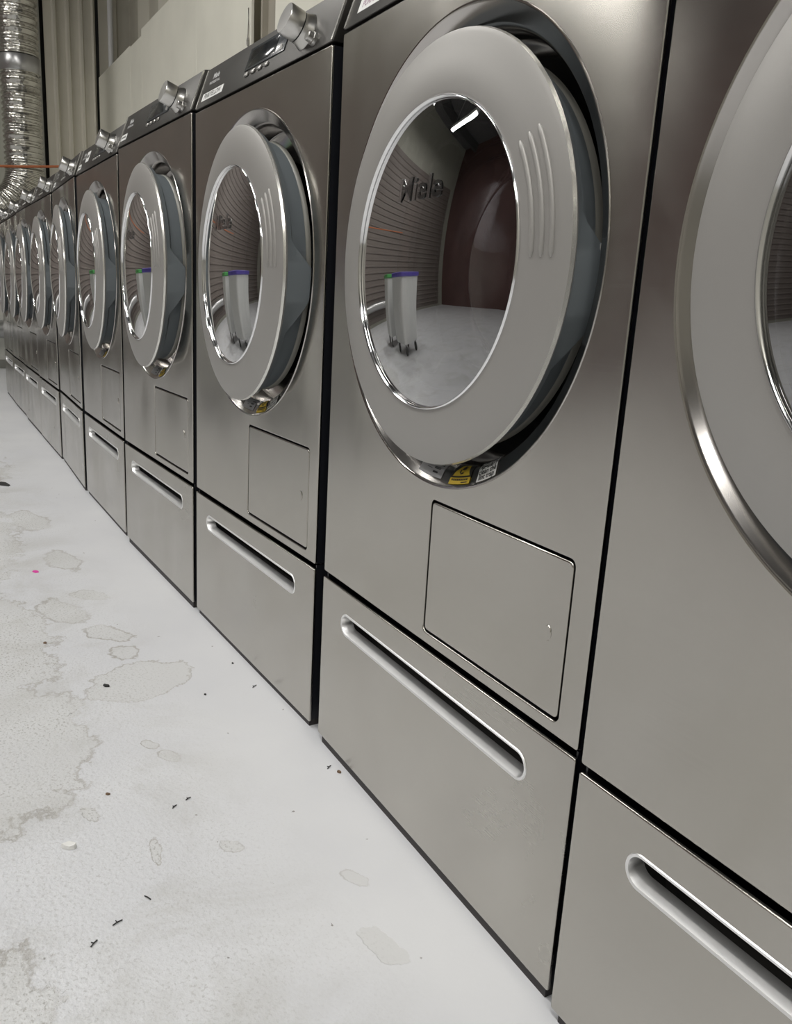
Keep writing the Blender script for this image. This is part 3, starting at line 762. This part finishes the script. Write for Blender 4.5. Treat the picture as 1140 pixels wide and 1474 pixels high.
# ------------------------------------------------------------------ laundry tubs across the aisle (seen only in the door glass)
M['tub'] = simple('white_tub_plastic', (0.78, 0.79, 0.78), 0.4); M['green'] = simple('green_rim', (0.10, 0.42, 0.12), 0.45)
M['violet'] = simple('violet_rim', (0.12, 0.09, 0.45), 0.45); M['tyre'] = simple('grey_tyre', (0.08, 0.08, 0.08), 0.6)
def tub(x, y, rz, rim_m, label):
    T = tag(empty('laundry_tub', (x, y, 0), rz), label, 'laundry tub', 'laundry tubs across the aisle')
    def ringpts(hw, hd, r): return round_rect(-hw, hw, -hd, hd, r, 5)
    def shell(levels):
        bm = bmesh.new(); rings = [[bm.verts.new((px, py, z)) for px, py in ringpts(a, c, r)] for a, c, r, z in levels]
        for A, B in zip(rings, rings[1:]):
            for k in range(len(A)): bm.faces.new((A[k], A[(k + 1) % len(A)], B[(k + 1) % len(A)], B[k]))
        return bm, rings
    bm, rg = shell([(.26, .20, .06, .12), (.27, .21, .06, .13), (.33, .26, .07, .80), (.32, .25, .06, .80), (.26, .20, .05, .15)])
    bm.faces.new(rg[0]); bm.faces.new(rg[-1]); bmesh.ops.recalc_face_normals(bm, faces=bm.faces)
    link('tub_body', bm_mesh(bm, 'tub_body', 40), M['tub'], T)
    bm, rg = shell([(.335, .265, .07, .775), (.35, .28, .08, .785), (.35, .28, .08, .815), (.325, .255, .06, .82), (.318, .248, .06, .80)])
    bmesh.ops.recalc_face_normals(bm, faces=bm.faces); link('rim', bm_mesh(bm, 'rim', 40), rim_m, T)
    for sx in (-1, 1):
        for sy in (-1, 1):
            me = bm_mesh(lathe([(0.0, -0.016), (0.04, -0.016), (0.05, -0.01), (0.05, 0.01), (0.04, 0.016), (0.0, 0.016)], 24), 'caster', 40)
            cw = link('caster', me, M['tyre'], T); cw.location = (sx * .20, sy * .15, 0.05)
            bm = bmesh.new(); box(bm, -.012, .012, -.024, .024, 0.045, 0.078); box(bm, -.006, .006, -.024, -.019, -.01, 0.05); box(bm, -.006, .006, .019, .024, -.01, 0.05)
            link('fork', bm_mesh(bm, 'fork'), M['clamp'], cw)
tub(-3.75, -1.5, 0.1, M['green'], 'white laundry tub with a green rim standing across the aisle')
tub(-2.85, -1.55, -0.08, M['violet'], 'white laundry tub with a violet rim standing across the aisle')

# ------------------------------------------------------------------ litter on the floor
M['chip'] = simple('white_chip', (0.8, 0.8, 0.78), 0.5); M['soot'] = simple('black_bit', (0.02, 0.02, 0.02), 0.7)
M['rust'] = simple('brown_bit', (0.16, 0.10, 0.06), 0.8, noise=0.4, nscale=200); M['pink'] = simple('magenta_dot', (0.75, 0.05, 0.38), 0.5)
def flake(name, x, y, l, wd, h, turn, m, label, cat='litter', seed=1, n=9):
    rnd = random.Random(seed); bm = bmesh.new(); top = []; bot = []
    for k in range(n):
        a = 2 * math.pi * k / n; q = rnd.uniform(0.72, 1.1)
        p = Vector((l * q * math.cos(a), wd * q * math.sin(a), 0)); p.rotate(Euler((0, 0, turn)))
        bot.append(bm.verts.new((p.x, p.y, 0.0))); top.append(bm.verts.new((p.x * .86, p.y * .86, h * rnd.uniform(.7, 1))))
    bm.faces.new(top); bm.faces.new(list(reversed(bot)))
    for k in range(n): bm.faces.new((bot[k], bot[(k + 1) % n], top[(k + 1) % n], top[k]))
    bmesh.ops.recalc_face_normals(bm, faces=bm.faces)
    o = link(name, bm_mesh(bm, name), m); o.location = (x, y, 0.0004)
    return tag(o, label, cat)
def twig(x, y, l, turn, label, fork=True):
    c, s = math.cos(turn), math.sin(turn); bm = bmesh.new()
    pts = [(-l * c, -l * s, .0006), (0, 0, .0014), (l * c, l * s, .0007)]
    me = tube_mesh(pts, 0.00075, 6); bm.from_mesh(me)
    if fork:
        me = tube_mesh([(0, 0, .0012), (-l * .7 * s, l * .7 * c, .0007)], 0.00065, 6); bm.from_mesh(me)
    o = link('thread_scrap', bm_mesh(bm, 'twig'), M['soot']); o.location = (x, y, 0.0003)
    return tag(o, label, 'scrap')
flake('white_chip', 0.152, -0.396, 0.0115, 0.0065, 0.006, 0.95, M['chip'], 'small white plastic chip lying on the floor at lower left', 'chip', 3)
flake('dark_crumb', -0.300, -0.261, 0.0075, 0.0045, 0.003, 0.5, M['soot'], 'black crumb on the worn floor left of the drawers', 'crumb', 5)
flake('dark_crumb', -2.094, -0.272, 0.045, 0.022, 0.003, 0.3, M['soot'], 'dark flat scrap far down the aisle at the left edge', 'crumb', 6)
flake('magenta_dot', -1.025, -0.294, 0.013, 0.008, 0.002, 0.3, M['pink'], 'tiny magenta dot on the pale floor', 'dot', 7)
flake('brown_bit', 0.142, 0.004, 0.0048, 0.0032, 0.003, 0.4, M['rust'], 'brown crumb beside the drawer under the second dryer', 'crumb', 8)
flake('dark_crumb', -0.546, -0.334, 0.0055, 0.004, 0.002, 0.2, M['rust'], 'tiny brown crumb on the floor beyond the black one', 'crumb', 9)
flake('dark_crumb', -0.195, -0.106, 0.003, 0.002, 0.002, 0.2, M['soot'], 'tiny speck in the middle of the pale floor', 'crumb', 10)
flake('dark_crumb', -0.304, -0.016, 0.0032, 0.002, 0.002, 0.2, M['soot'], 'tiny speck near the third drawer from the right', 'crumb', 11)
flake('dark_crumb', 0.052, -0.328, 0.004, 0.003, 0.002, 0.9, M['rust'], 'small grey crumb behind the white chip', 'crumb', 12)
twig(0.318, -0.370, 0.0062, 1.9, 'black thread scrap, upper of the pair at lower left')
twig(0.339, -0.400, 0.0055, 2.3, 'black thread scrap, lower of the pair at lower left')
twig(0.292, -0.329, 0.0055, 0.5, 'thin black thread scrap below the key-shaped stain', False)
twig(0.112, -0.227, 0.0045, 2.0, 'black thread scrap in the middle of the floor, right of two')
twig(0.123, -0.250, 0.0045, 2.2, 'black thread scrap in the middle of the floor, left of two')
twig(0.122, -0.004, 0.0055, 2.2, 'black thread scrap next to the brown crumb')
twig(-0.190, -0.012, 0.0060, 2.2, 'black thread scrap by the third drawer from the right')
